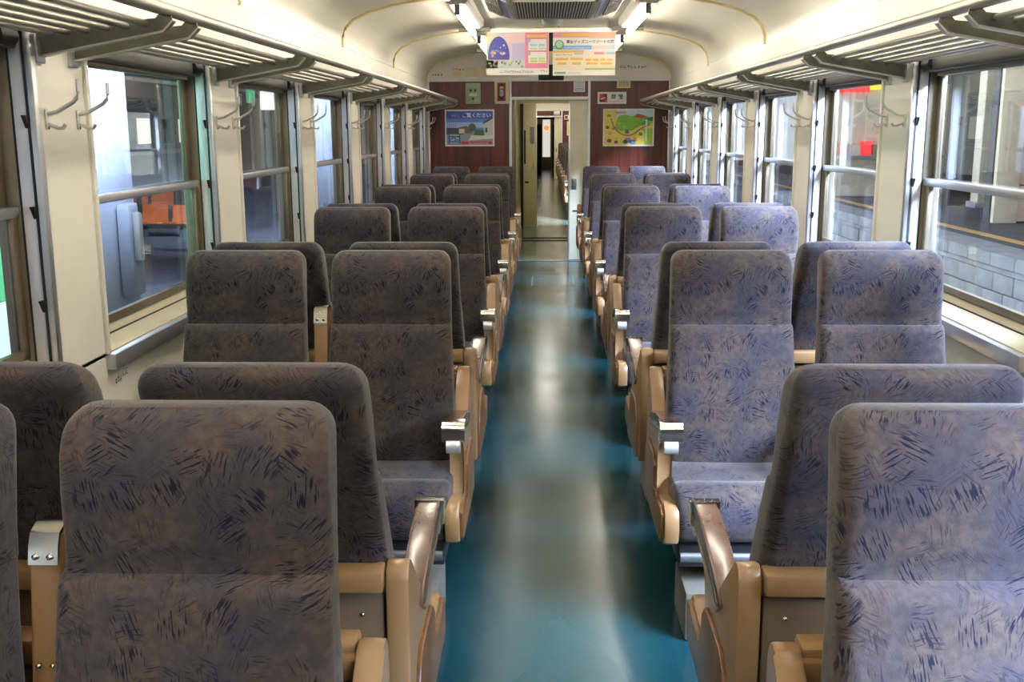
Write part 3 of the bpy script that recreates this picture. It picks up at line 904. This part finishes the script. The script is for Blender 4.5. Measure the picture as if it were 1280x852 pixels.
# ------------------------------------------------------------------ things on the end partition
YF = YW - .001
fp = thing('wall_poster', 'framed photo poster of houses under a blue sky, left of the doorway', 'poster', (-.874, YF, 1.285))
def frame(par, w, h, mat='alu_white', t=.014, d=.012):
    b = B()
    b.box(-w / 2, w / 2, -d, 0, 0, t).box(-w / 2, w / 2, -d, 0, h - t, h).box(-w / 2, -w / 2 + t, -d, 0, t, h - t).box(w / 2 - t, w / 2, -d, 0, t, h - t)
    link('poster_frame', b, mat, par)
    link('poster_sheet', B().box(-w / 2 + .004, w / 2 - .004, -.005, 0, .004, h - .004), 'white', par)
frame(fp, .548, .398)
x0, x1 = -.258, .258
it = rects((x0, x1, .016, .382, (96, 132, 206), 1), (x0, x1, .30, .382, (58, 84, 176), 2), (x0, x1, .20, .26, (164, 190, 230), 2), (x0, x1, .016, .15, (150, 156, 166), 2), (x0, x0 + .20, .13, .20, (66, 74, 92), 3), (x0 + .02, x0 + .155, .02, .135, (70, 110, 176), 4), (x0 + .035, x0 + .14, .115, .128, (196, 206, 90), 5), (x0 + .035, x0 + .14, .03, .040, (206, 206, 90), 5), (x0 + .165, x1 - .012, .020, .050, (196, 40, 38), 4))
it += [([(x0 + .13, .14), (x0 + .29, .14), (x0 + .27, .20), (x0 + .21, .222), (x0 + .14, .205)], (120, 96, 88), 4), ([(x0 + .14, .14), (x0 + .20, .14), (x0 + .20, .19), (x0 + .14, .19)], (226, 214, 196), 5),
       (disc(x0 + .285, .205, .042, 14), (76, 92, 70), 5), ([(x0 + .30, .12), (x0 + .42, .115), (x0 + .42, .175), (x0 + .32, .18)], (78, 106, 60), 5), ([(x0 + .41, .115), (x1, .115), (x1, .32), (x0 + .42, .255)], (206, 200, 190), 5), ([(x0 + .40, .252), (x1, .33), (x1, .30), (x0 + .42, .245)], (92, 66, 58), 6),
       (rc(x0 + .43, x0 + .455, .15, .20), (70, 76, 88), 6), ([(x0 + .24, .06), (x1, .085), (x1, .115), (x0 + .28, .12)], (226, 222, 210), 4)]
for i in range(5): it.append((rc(x0 + .01 + i * .022, x0 + .014 + i * .022, .19, .255), (60, 62, 60), 5))
rng = random.Random(5)
it += strokes(x0 + .055, x0 + .155, .315, .352, 4, (206, 150, 170), 5, rng) + strokes(x0 + .04, x0 + .14, .055, .10, 5, (226, 236, 240), 6, rng) + strokes(x0 + .24, x0 + .47, .026, .043, 16, (240, 220, 216), 6, rng)
link('poster_print', ink_mesh(it), None, fp).location.y = -.0056
text('ご覧ください', .054, (246, 244, 246), fp, .075, -.0105, .333, 'headline', bold=.0008)

mp = thing('wall_poster', 'framed illustrated map with green hills and a winding line, right of the doorway', 'poster', (.882, YF, 1.280))
frame(mp, .562, .404, 'white', .012)
x0, x1 = -.266, .266
it = rects((x0, x1, .014, .39, (226, 206, 96), 1), (x0, x1, .30, .39, (190, 214, 232), 2), (x0, x0 + .13, .19, .39, (214, 196, 84), 3), (x0 + .12, x0 + .24, .352, .372, (206, 120, 110), 5), (x0 + .44, x1, .014, .19, (166, 196, 62), 3))
it += [([(x0 + .11, .19), (x0 + .15, .32), (x0 + .22, .345), (x0 + .30, .325), (x0 + .38, .35), (x0 + .47, .325), (x1, .30), (x1, .25), (x0 + .40, .22), (x0 + .30, .17), (x0 + .18, .165)], (122, 176, 58), 4),
       ([(x0 + .32, .315), (x0 + .36, .352), (x0 + .385, .345), (x0 + .42, .335), (x0 + .46, .31), (x0 + .40, .30)], (188, 66, 44), 5), ([(x0 + .44, .30), (x1, .32), (x1, .27), (x0 + .46, .28)], (40, 110, 70), 5)]
def ribbon(pts, w, c, lay):
    out = []
    for (a, bq), (c2, d2) in zip(pts, pts[1:]):
        dx, dz = c2 - a, d2 - bq; ln = math.hypot(dx, dz); nx, nz = -dz / ln * w / 2, dx / ln * w / 2
        out.append(([(a + nx, bq + nz), (a - nx, bq - nz), (c2 - nx, d2 - nz), (c2 + nx, d2 + nz)], c, lay))
    return out
it += ribbon([(x0 + .07, .30), (x0 + .10, .22), (x0 + .14, .165), (x0 + .20, .125), (x0 + .27, .115), (x0 + .33, .135), (x0 + .38, .175), (x0 + .43, .205), (x0 + .50, .235)], .013, (150, 96, 96), 6)
it += ribbon([(x0 + .33, .20), (x0 + .38, .245), (x0 + .42, .255)], .007, (120, 90, 60), 6)
for cx, cz, r_, cc in ((.05, .33, .018, (110, 150, 60)), (.035, .205, .018, (70, 90, 70)), (.06, .14, .02, (226, 150, 110)), (.055, .06, .022, (150, 70, 110)), (.13, .045, .018, (120, 70, 50)), (.25, .155, .022, (110, 110, 96)), (.26, .06, .035, (150, 130, 180)), (.31, .045, .03, (120, 170, 196)), (.23, .045, .025, (110, 160, 90)), (.40, .13, .018, (90, 140, 80)), (.43, .25, .022, (60, 140, 110)), (.16, .25, .018, (206, 180, 70)), (.22, .21, .02, (150, 190, 80)), (.34, .075, .02, (214, 120, 90)), (.10, .19, .016, (190, 120, 80))):
    it.append((disc(x0 + cx, cz, r_, 9, 1.2), cc, 7))
rng = random.Random(8)
for i in range(9): it += strokes(x0 + .03 + rng.random() * .40, x0 + .09 + rng.random() * .02 + .0 + .40 * rng.random(), .05 + i * .03, .064 + i * .03, 4, (96, 84, 60), 8, rng) if i in (1, 4, 7) else []
it.append((rc(x0 + .452, x0 + .468, .06, .29), (206, 226, 236), 6))
link('poster_print', ink_mesh(it), None, mp).location.y = -.0056

ns = thing('no_smoking_sign', 'small white no-smoking plate above the map poster', 'sign', (.695, YF, 1.737))
link('sign_plate', B().box(-.158, .158, -.008, 0, 0, .128, .003), 'white', ns)
it = rects((-.137, -.052, .02, .108, (60, 26, 24), 1), (-.137, -.10, .06, .108, (206, 36, 44), 2), (-.06, -.052, .02, .108, (206, 36, 44), 2))
it += [([(-.137, .085), (-.118, .108), (-.052, .042), (-.07, .02)], (206, 36, 44), 3), ([(-.125, .045), (-.075, .062), (-.075, .074), (-.125, .058)], (236, 230, 224), 3)] + strokes(-.03, .135, .018, .034, 10, (206, 90, 84), 1, random.Random(2))
link('sign_print', ink_mesh(it), None, ns).location.y = -.0084
text('禁 煙', .058, (44, 44, 44), ns, .055, -.0095, .072, 'characters', bold=.0012)

oc = thing('occupied_lamp', 'ivory indicator box with a red vertical display left of the doorway', 'indicator', (-.517, YF, 1.742))
link('indicator_case', B().box(-.078, .078, -.045, 0, 0, .250, .006), 'ivory', oc)
link('indicator_glass', B().box(-.046, .046, -.048, -.043, .03, .225, .002), 'red', oc)
link('indicator_strip', B().box(-.020, .020, -.0495, -.047, .05, .21), 'black', oc)
text('使\n用\n中', .044, (206, 214, 214), oc, 0, -.0505, .128, 'characters', bold=.0012)

sw = thing('switch_box', 'pale green metal switch box on the end partition above the house poster', 'switch box', (-.830, YF, 1.742))
link('box_cover', B().box(-.082, .082, -.05, 0, 0, .224, .005), 'green', sw)
for x, z in ((-.024, .145), (.024, .145), (.0, .055)):
    link('switch_knob', B().lathe([(.013, -.05), (.013, -.062), (.009, -.066)], (x, 0, z), 'y', 12), 'black', sw)
link('switch_label', B().box(-.042, .042, -.052, -.049, .082, .115), 'ivory', sw)

lsx = thing('speaker_grille', 'small ivory speaker grille at the top of the end partition', 'speaker', (.82, YF, 1.905))
link('speaker_case', B().box(-.074, .074, -.03, 0, 0, .088, .004), 'ivory', lsx)
for r_ in range(4):
    for c_ in range(5):
        link('speaker_slot', B().box(-.050 + c_ * .022, -.036 + c_ * .022, -.0315, -.029, .018 + r_ * .015, .026 + r_ * .015), 'tan_dk', lsx)
vp = thing('vent_plate', 'small grey metal plate on the panel over the doorway', 'plate', (.335, YF + .003, 1.865))
link('plate_body', B().box(-.062, .062, -.012, 0, 0, .118, .003), 'alu', vp)
for i in range(5): link('plate_slat', B().box(-.05, .05, -.015, -.011, .018 + i * .018, .026 + i * .018), 'steel', vp)

# stickers on the side walls under the windows
for sg, y, nm, cc in ((-1, 3.06, 'small white printed sticker under the nearest left window', (60, 60, 60)), (1, 3.06, 'small green printed sticker under the nearest right window', (110, 160, 90))):
    st = thing('wall_sticker', nm, 'sticker', (sg * (W - .0008), y, .715), sg * -math.pi / 2 * -1 if sg < 0 else -math.pi / 2)
    st.rotation_euler = (0, 0, math.pi / 2 if sg < 0 else -math.pi / 2)
    rng = random.Random(4)
    items = rects((-.055, .055, 0, .05, (226, 222, 208), 0)) + strokes(-.05, .0, .008, .04, 3, cc, 1, rng) + strokes(.005, .05, .02, .044, 4, cc, 1, rng)
    link('sticker_print', ink_mesh(items), None, st)

# ------------------------------------------------------------------ vestibule and the next car
YV, YN, YE = YW + .06, 16.1, 31.4
struct('floor_vestibule', B().box(-.75, .75, YV - .02, YN, -.06, -.002), 'floor2', 'olive grey floor of the vestibule beyond the doorway', 'floor')
for y in (14.0, 14.35):
    struct('trim_1', B().box(-.60, .60, y, y + .03, -.002, .008), 'black', f'dark gangway joint across the vestibule floor, {"nearer" if y < 14.2 else "farther"} one', 'trim')
struct('wall_vestibule_left', B().box(-.80, -.50, YV, YN, 0, 2.05), 'vest', 'olive cream wall left of the vestibule beyond the doorway', 'wall')
struct('wall_vestibule_right', B().box(.56, .80, YV + .10, YN, 0, 2.05), 'vest', 'olive cream wall right of the vestibule beyond the doorway', 'wall')
struct('trim_3', B().box(-.52, -.425, 13.9, 14.3, 0, 2.02, .01), 'alu_dark', 'dull grey door post left of the gangway in the vestibule', 'trim')
struct('ceiling_vestibule', B().box(-.8, .8, YV, YN, 2.02, 2.08), 'vest', 'cream vestibule ceiling beyond the doorway', 'ceiling')
for lab, yl in (('round ceiling lamp in the vestibule just beyond the doorway', 12.9), ('round ceiling lamp in the vestibule before the next car', 15.1)):
    vl = thing('vestibule_lamp', lab, 'lamp', (0, yl, 2.02))
    link('lamp_rim', B().lathe([(.16, 0), (.16, -.02), (.13, -.03)], (0, 0, 0), 'z', 20), 'white', vl)
    link('lamp_lens', B().lathe([(.13, -.03), (.11, -.045), (.05, -.05)], (0, 0, 0), 'z', 20), 'tube', vl)
b = B()
b.box(-.80, -.40, YN, YN + .05, 0, 2.1).box(.42, .80, YN, YN + .05, 0, 2.1).box(-.40, .42, YN, YN + .05, 1.845, 2.1)
struct('wall_next_car', b, 'vest', 'cream partition at the near end of the next car', 'wall')
d2 = thing('door_2', 'olive cream sliding door leaf half open at the entrance of the next car', 'door', (-.36, YN - .03, 0), kind='structure')
link('door_leaf', B().box(.0, .195, -.018, .018, .005, 1.84, .003), 'vest', d2)
link('leaf_edge', B().box(.190, .205, -.021, .021, .005, 1.84, .002), 'alu', d2)
link('door_handle', B().tube([(.15, -.02, .86), (.15, -.05, .87), (.15, -.05, .95), (.15, -.02, .96)], .009, 8), 'chrome', d2)
link('notice_plate', B().box(.10, .165, -.024, -.016, 1.25, 1.50, .002), 'steel', d2)
link('door_edge_rubber', B().box(-.045, .0, -.03, .03, .0, 1.84), 'rubber', d2)
link('window_rubber', B().box(.01, .035, -.022, -.016, .95, 1.45), 'rubber', d2)
link('door_catch', B().box(.02, .08, -.024, -.016, .66, .69), 'black', d2)
# next car shell
struct('floor_next_car', B().box(-1.46, 1.46, YN, YE + 8, -.06, -.001), 'floor2', 'grey green floor of the next car beyond both doorways', 'floor')
for sg in (-1, 1):
    struct('wall_next_' + SIDE[sg], B().box(sg * 1.34, sg * 1.46, YN, YE, 0, 2.06), 'cream', f'cream {SIDE[sg]} side wall of the next car', 'wall')
b = B(); arc_shell(b, YN + .05, YE, full)
struct('ceiling_next_car', b, 'ceil', 'arched cream ceiling of the next car', 'ceiling')
b = B()
b.box(-1.34, -.34, YE, YE + .06, 0, 1.985).box(.47, 1.34, YE, YE + .06, 0, 1.985).box(-.34, .47, YE, YE + .06, 1.84, 1.985)
wf = struct('wall_far_end', b, 'wood', 'mahogany far partition of the next car seen through both doorways', 'wall')
link('upper_panel', B().prism(top, 'y', YE, YE + .06), 'cream', wf)
for x0_, x1_ in ((-.36, -.33), (.46, .50)):
    link('door_jamb', B().box(x0_, x1_, YE - .02, YE + .06, 0, 1.985, .003), 'alu_white', wf)
link('door_head', B().box(-.35, .48, YE - .02, YE + .06, 1.80, 1.845, .003), 'alu_white', wf)
link('plate', B().box(.24, .42, YE - .01, YE, 1.87, 1.975, .003), 'alu', wf)
d3 = thing('door_3', 'cream sliding door leaf half open in the far partition', 'door', (.36, YE + .09, 0), kind='structure')
link('door_leaf', B().box(-.10, .16, -.015, .015, .005, 1.80, .003), 'leaf', d3)
link('door_handle', B().box(-.06, -.03, -.03, -.012, .80, .95, .003), 'chrome', d3)
fs = thing('far_no_smoking_sign', 'tiny white plate high on the far partition', 'sign', (.70, YE - .001, 1.737))
link('sign_plate', B().box(-.15, .15, -.01, 0, 0, .128, .003), 'white', fs)
link('sign_print', ink_mesh(rects((-.13, -.05, .02, .108, (150, 40, 40), 1), (-.02, .05, .03, .1, (60, 60, 60), 1), (.07, .13, .03, .1, (60, 60, 60), 1))), None, fs).location.y = -.011
fm = thing('far_map_poster', 'tiny green and yellow poster on the far partition', 'poster', (.90, YE - .001, 1.28))
link('poster_sheet', B().box(-.27, .27, -.006, 0, 0, .40), 'white', fm)
link('poster_print', ink_mesh(rects((-.25, .25, .02, .38, (214, 200, 100), 1), (-.18, .2, .16, .32, (140, 180, 80), 2))), None, fm).location.y = -.007
for sg in (1, -1):
    n = 7
    for k in range(n):
        for dr in ('cam', 'away'):
            if sg < 0 and dr == 'away': continue
            seat(sg, dr, YN + 1.75 + k * P, f'{ORD[k]} grey double seat facing {"the viewer" if dr == "cam" else "away"}, {SIDE[sg]} of aisle in the next car', f'seats {SIDE[sg]} of the aisle in the next car', simple=True)
for sg in (-1, 1):
    for i, y in enumerate((17.0, 20.2, 23.4, 26.6, 29.3)):
        o = thing('ceiling_lamp', f'{ORD[i]} fluorescent tube lamp in the {SIDE[sg]} ceiling row of the next car', 'lamp', (sg * .605, y, 2.268), group=f'{SIDE[sg]} lamps in the next car')
        for nm, me, mt in LP[:2]: link(nm, me, mt, o)
# beyond the far partition
struct('wall_far_left', B().box(-.70, -.42, YE + .06, YE + 8, 0, 2.05), 'vest', 'cream wall left of the passage behind the far partition', 'wall')
struct('wall_far_right', B().box(.50, .75, YE + .14, YE + 8, 0, 2.05), 'vest', 'cream wall right of the passage behind the far partition', 'wall')
struct('ceiling_far', B().box(-.75, .75, YE + .06, YE + 8, 2.03, 2.09), 'vest', 'ceiling of the passage behind the far partition', 'ceiling')
struct('wall_far_close', B().box(-.75, .75, YE + 8, YE + 8.05, 0, 2.09), 'vest', 'wall at the far end of the passage', 'wall')
bl = thing('gangway_bellows', 'black gangway bellows framing the far bright door', 'bellows', (.08, YE + 3.5, 0))
link('bellows_side', B().box(-.46, -.20, 0, .3, 0, 1.62, .02), 'black', bl)
link('bellows_side', B().box(.16, .36, 0, .3, 0, 1.62, .02), 'black', bl)
link('bellows_top', B().box(-.46, .36, 0, .3, 1.78, 2.02, .02), 'basedk', bl)
d4 = thing('door_4', 'bright white door at the very end of the train passage', 'door', (.05, YE + 7.9, 0), kind='structure')
link('door_leaf', B().box(-.40, .40, 0, .05, 0, 1.9), 'leaf', d4)
link('door_window', B().box(-.14, .14, -.01, 0, .45, 1.80), 'enddoor', d4)
link('door_sign', B().lathe([(.10, -.02), (.10, -.012), (.02, -.011)], (0, 0, 1.50), 'y', 16), 'signor', d4)

# ------------------------------------------------------------------ station outside
struct('floor_platform', B().box(-10.5, -1.72, -8, 50, -.6, -.12), 'asphalt', 'dark asphalt platform outside the left windows', 'platform')
struct('floor_track', B().box(1.5, 4.9, -8, 40, -1.5, -1.3), 'ballast', 'ballast track bed outside the right windows', 'track')
struct('roof_left', B().box(-22, -1.55, -9.0, 52, 3.3, 3.45), 'canopy', 'grey platform canopy over the left platform', 'canopy')
rl = bpy.data.objects['roof_left']
link('sun_screen', B().box(-1.66, -1.56, -9, 3.2, 2.45, 3.31).box(-1.66, -1.56, 6.2, 52, 2.45, 3.31), 'canopy', rl)  # unseen screen added against the sun; its gap lets light onto the column
struct('wall_station_left', B().box(-22.2, -22, -9, 52, -1.3, 5), 'canopy', 'dull wall behind the left platform', 'wall')
struct('wall_station_end', B().box(-22, -1.6, 52, 52.2, -1.3, 5), 'canopy', 'dull wall far down the left platform', 'wall')
# columns
def column(label, x0, x1, y0, y1, mat='colw', z=-.12):
    c = thing('platform_column', label, 'column', ((x0 + x1) / 2, (y0 + y1) / 2, z), group='station columns')
    w, d = (x1 - x0) / 2, (y1 - y0) / 2
    link('column_shaft', B().box(-w, w, -d, d, .0, (3.42 if z < 0 else 3.36), .015), mat, c)
    link('column_foot', B().box(-w - .05, w + .05, -d - .05, d + .05, 0, .10, .01), 'concrete', c)
    return c
c = column('white square column just outside the nearest whole left window', -2.42, -2.14, 4.85, 5.30)
ph = thing('column_telephone', 'white telephone unit hanging on the column outside the left window', 'telephone', (-2.135, 5.12, .66))
link('phone_body', B().box(0, .07, -.09, .07, 0, .46, .02), 'colw', ph)
link('phone_handset', B().box(.07, .11, -.07, -.02, .18, .42, .015), 'knob', ph)
link('phone_slot', B().box(.068, .074, .02, .07, .40, .52), 'black', ph)
struct('wall_white_board', B().box(-2.65, -2.32, 10.3, 12.6, -.12, 2.9), 'colw', 'pale lavender white station panel outside the third left window', 'wall')
column('grey white column farther along the left platform', -2.45, -2.2, 16.0, 16.5)
column('slim column outside the second left window', -4.3, -4.1, 13.6, 13.8)
# signboard at the far left
sb = thing('station_signboard', 'green and white signboard outside the window cut by the left edge', 'signboard', (-2.06, 3.53, -.12))
link('board_body', B().box(-.12, 0, -.62, .45, .02, 2.1, .01), 'colw', sb)
link('board_green', B().box(0, .006, -.60, .43, .975, 1.9), 'signgrn', sb)
link('board_white', B().box(0, .006, -.60, .43, .06, .97), 'signblu', sb)
lt = text('J', .16, (236, 244, 238), sb, .0075, .375, 1.13, 'letter', bold=.004)
lt.rotation_euler = (R(90), 0, R(90))
lt = text('駅', .045, (236, 244, 238), sb, .0075, .385, 1.03, 'small_character')
lt.rotation_euler = (R(90), 0, R(90))
# orange benches on the left platform
def bench(label, x, y, n):
    o = thing('platform_bench', label, 'bench', (x, y, -.12), R(90), group='orange platform benches')
    link('bench_beam', B().box(-.03, .03, -.1, n * .5 - .1, .12, .18), 'steel', o)
    for i in range(n):
        link('bench_seat', B().prism([(-.22, .24), (.20, .20), (.24, .24), (.27, .46), (.30, .46), (.27, .22), (.20, .17), (-.22, .21)], 'y', i * .5 - .08, i * .5 + .34, .01), 'orange', o).rotation_euler = (0, 0, math.pi) if False else (0, 0, 0)
    for yy in (.1, n * .5 - .35):
        link('bench_leg', B().box(-.03, .03, yy, yy + .05, 0, .16), 'steel', o)
bench('orange plastic bench on the left platform, nearer one', -5.45, 15.8, 2)
bench('orange plastic bench on the left platform, farther one', -7.2, 19.6, 2)
# parked train across
pt = thing('parked_train', 'grey parked train with lit windows across the left platform', 'train', (-13.4, 17, -1.2))
link('train_body', B().box(-.9, .6, 0, 24, .9, 4.2, .12, 3), 'traing', pt)
for i in range(12):
    link('train_window', B().box(.595, .615, .8 + i * 1.9, 1.9 + i * 1.9, 2.25, 3.05), 'winlit' if i % 3 else 'black', pt)
link('train_stripe', B().box(.595, .61, 0, 24, 1.9, 2.05), 'colw', pt)
# station lamps
for i, (x, y) in enumerate(((-14.9, 31.5), (-14.9, 36.8), (-14.7, 42.0), (-4.4, 24.0), (-4.4, 31.0))):
    o = thing('platform_lamp', f'white tube lamp under the left platform canopy, {ORD[i]} one', 'lamp', (x, y, 3.06), group='lamps under the left canopy')
    link('lamp_casing', B().box(-.62, .62, -.08, .08, 0, .24, .01), 'white', o)
    link('lamp_tube', B().box(-.58, .58, -.05, .05, -.05, 0.001, .01), 'signwht', o)
for nm, lab, x, y, z, w, h, mt in (('advert_sign', 'lit white sign under the canopy beyond the second left window', -3.9, 15.0, 1.75, .16, .36, 'signwht'), ('advert_sign', 'slim green lit sign under the canopy beyond the second left window', -3.9, 13.9, 1.82, .05, .30, 'signgrn'), ('advert_sign', 'small red lit sign under the canopy beyond the second left window', -4.2, 14.1, 1.84, .06, .16, 'signred')):
    o = thing(nm, lab, 'sign', (x, y, z))
    link('sign_face', B().box(-w, w, 0, .08, 0, h, .01), mt, o)
    link('sign_rod', B().tube([(0, .04, h), (0, .04, 3.3 - z)], .012, 8), 'steel', o)

# right side: opposite platform
struct('floor_platform_right', B().box(5.0, 14, -8, 45, -.9, .14), 'asphalt', 'dark asphalt platform across the track on the right', 'platform')
pe = struct('wall_platform_edge', B().box(4.93, 5.0, -2, 40, -1.4, 0.0), 'ballast', 'concrete block side of the platform across the track', 'wall')
blk = B().box(-.06, 0, .006, .494, .006, .214, .01, 1).mesh('concrete_block')
for row in range(3):
    for i in range(34):
        o = link('concrete_block', blk, 'concrete', pe)
        o.location = (4.94 + random.uniform(-.008, .008), 6.0 + i * .5 + (row % 2) * .25, -.075 - .22 * (row + 1))
cop = B().box(4.78, 5.25, .006, .594, .0, .145, .012, 1).mesh('coping_slab')
led = B().box(4.84, 4.95, .004, 1.996, -.07, -.012, .006, 1).mesh('ledge_slab')
for i in range(28):
    link('coping_slab', cop, 'concrete', pe).location.y = 6.0 + i * .6
for i in range(8):
    link('ledge_slab', led, 'concrete', pe).location.y = 6.0 + i * 2
struct('trim_2', B().box(5.45, 5.60, -8, 45, .139, .146), 'yellow', 'yellow warning line along the platform on the right', 'trim')
wp = struct('wall_station_right', B().box(6.28, 12, 15.04, 15.3, .14, 5), 'basedk', 'pinkish panel wall of the building across the track', 'wall')
tl = B().box(.012, 1.088, -.03, 0, .010, .510, .004, 1).mesh('wall_panel')
for r_ in range(6):
    for c_ in range(4):
        o = link('wall_panel', tl, 'tile', wp); o.location = (6.62 + c_ * 1.1, 15.045, -.0 + .15 + r_ * .52)
link('corner_pilaster', B().box(6.28, 6.61, 14.95, 15.1, .14, 3.49, .01), 'beige', wp)
struct('roof_right', B().box(5.0, 14, -9, 45, 3.5, 3.65), 'canopy', 'canopy over the platform across the track', 'canopy')
struct('wall_station_back', B().box(12, 12.2, -9, 45, .14, 4), 'canopy', 'dull wall behind the platform on the right', 'wall')
kz = thing('kiosk', 'platform kiosk with red and yellow lit signs beyond the right windows', 'kiosk', (6.6, 21.0, .14))
link('kiosk_body', B().box(-1.0, 1.2, 0, 2.2, 0, 2.15, .02), 'beige', kz)
link('kiosk_shelf', B().box(-.95, 1.1, -.35, 0.01, .75, .80), 'colw', kz)
link('kiosk_sign_red', B().box(-1.0, -.35, -.06, 0, 2.0, 2.42), 'signred', kz)
link('kiosk_sign_white', B().box(-1.0, -.62, -.07, -.058, 2.12, 2.40), 'signwht', kz)
link('kiosk_sign_yellow', B().box(-.35, .45, -.06, 0, 2.05, 2.30), 'signyel', kz)
rng = random.Random(9)
for i in range(9):
    link('magazine', B().box(-.9 + i * .21, -.74 + i * .21, -.30, -.05, .80, .98 + .1 * rng.random()), rng.choice(['signred', 'white', 'orange', 'green', 'colw', 'yellow']), kz)
for i, y in enumerate((17.8, 24.0)):
    column(f'beige column on the platform across the track, {ORD[i]} one', 7.2, 7.5, y, y + .3, 'beige', .14)
for i, y in enumerate((10.5, 13.2, 19.0)):  # out of view, added to warm and brighten the panelled wall
    o = thing('platform_lamp', f'unseen warm tube lamp added under the canopy across the track, {ORD[i]} one', 'lamp', (7.4, y, 3.3), group='unseen lamps added under the right canopy')
    link('lamp_casing', B().box(-.62, .62, -.08, .08, 0, .2, .01), 'white', o)
    link('lamp_tube', B().box(-.58, .58, -.075, .075, -.05, 0.001, .01), 'tube', o)
ow = thing('orange_bin', 'orange litter bin on the platform across the track', 'bin', (6.4, 19.2, .14))
link('bin_body', B().box(-.25, .25, -.25, .25, 0, .8, .03), 'orange', ow)
link('bin_lid', B().box(-.27, .27, -.27, .27, .8, .88, .02), 'black', ow)
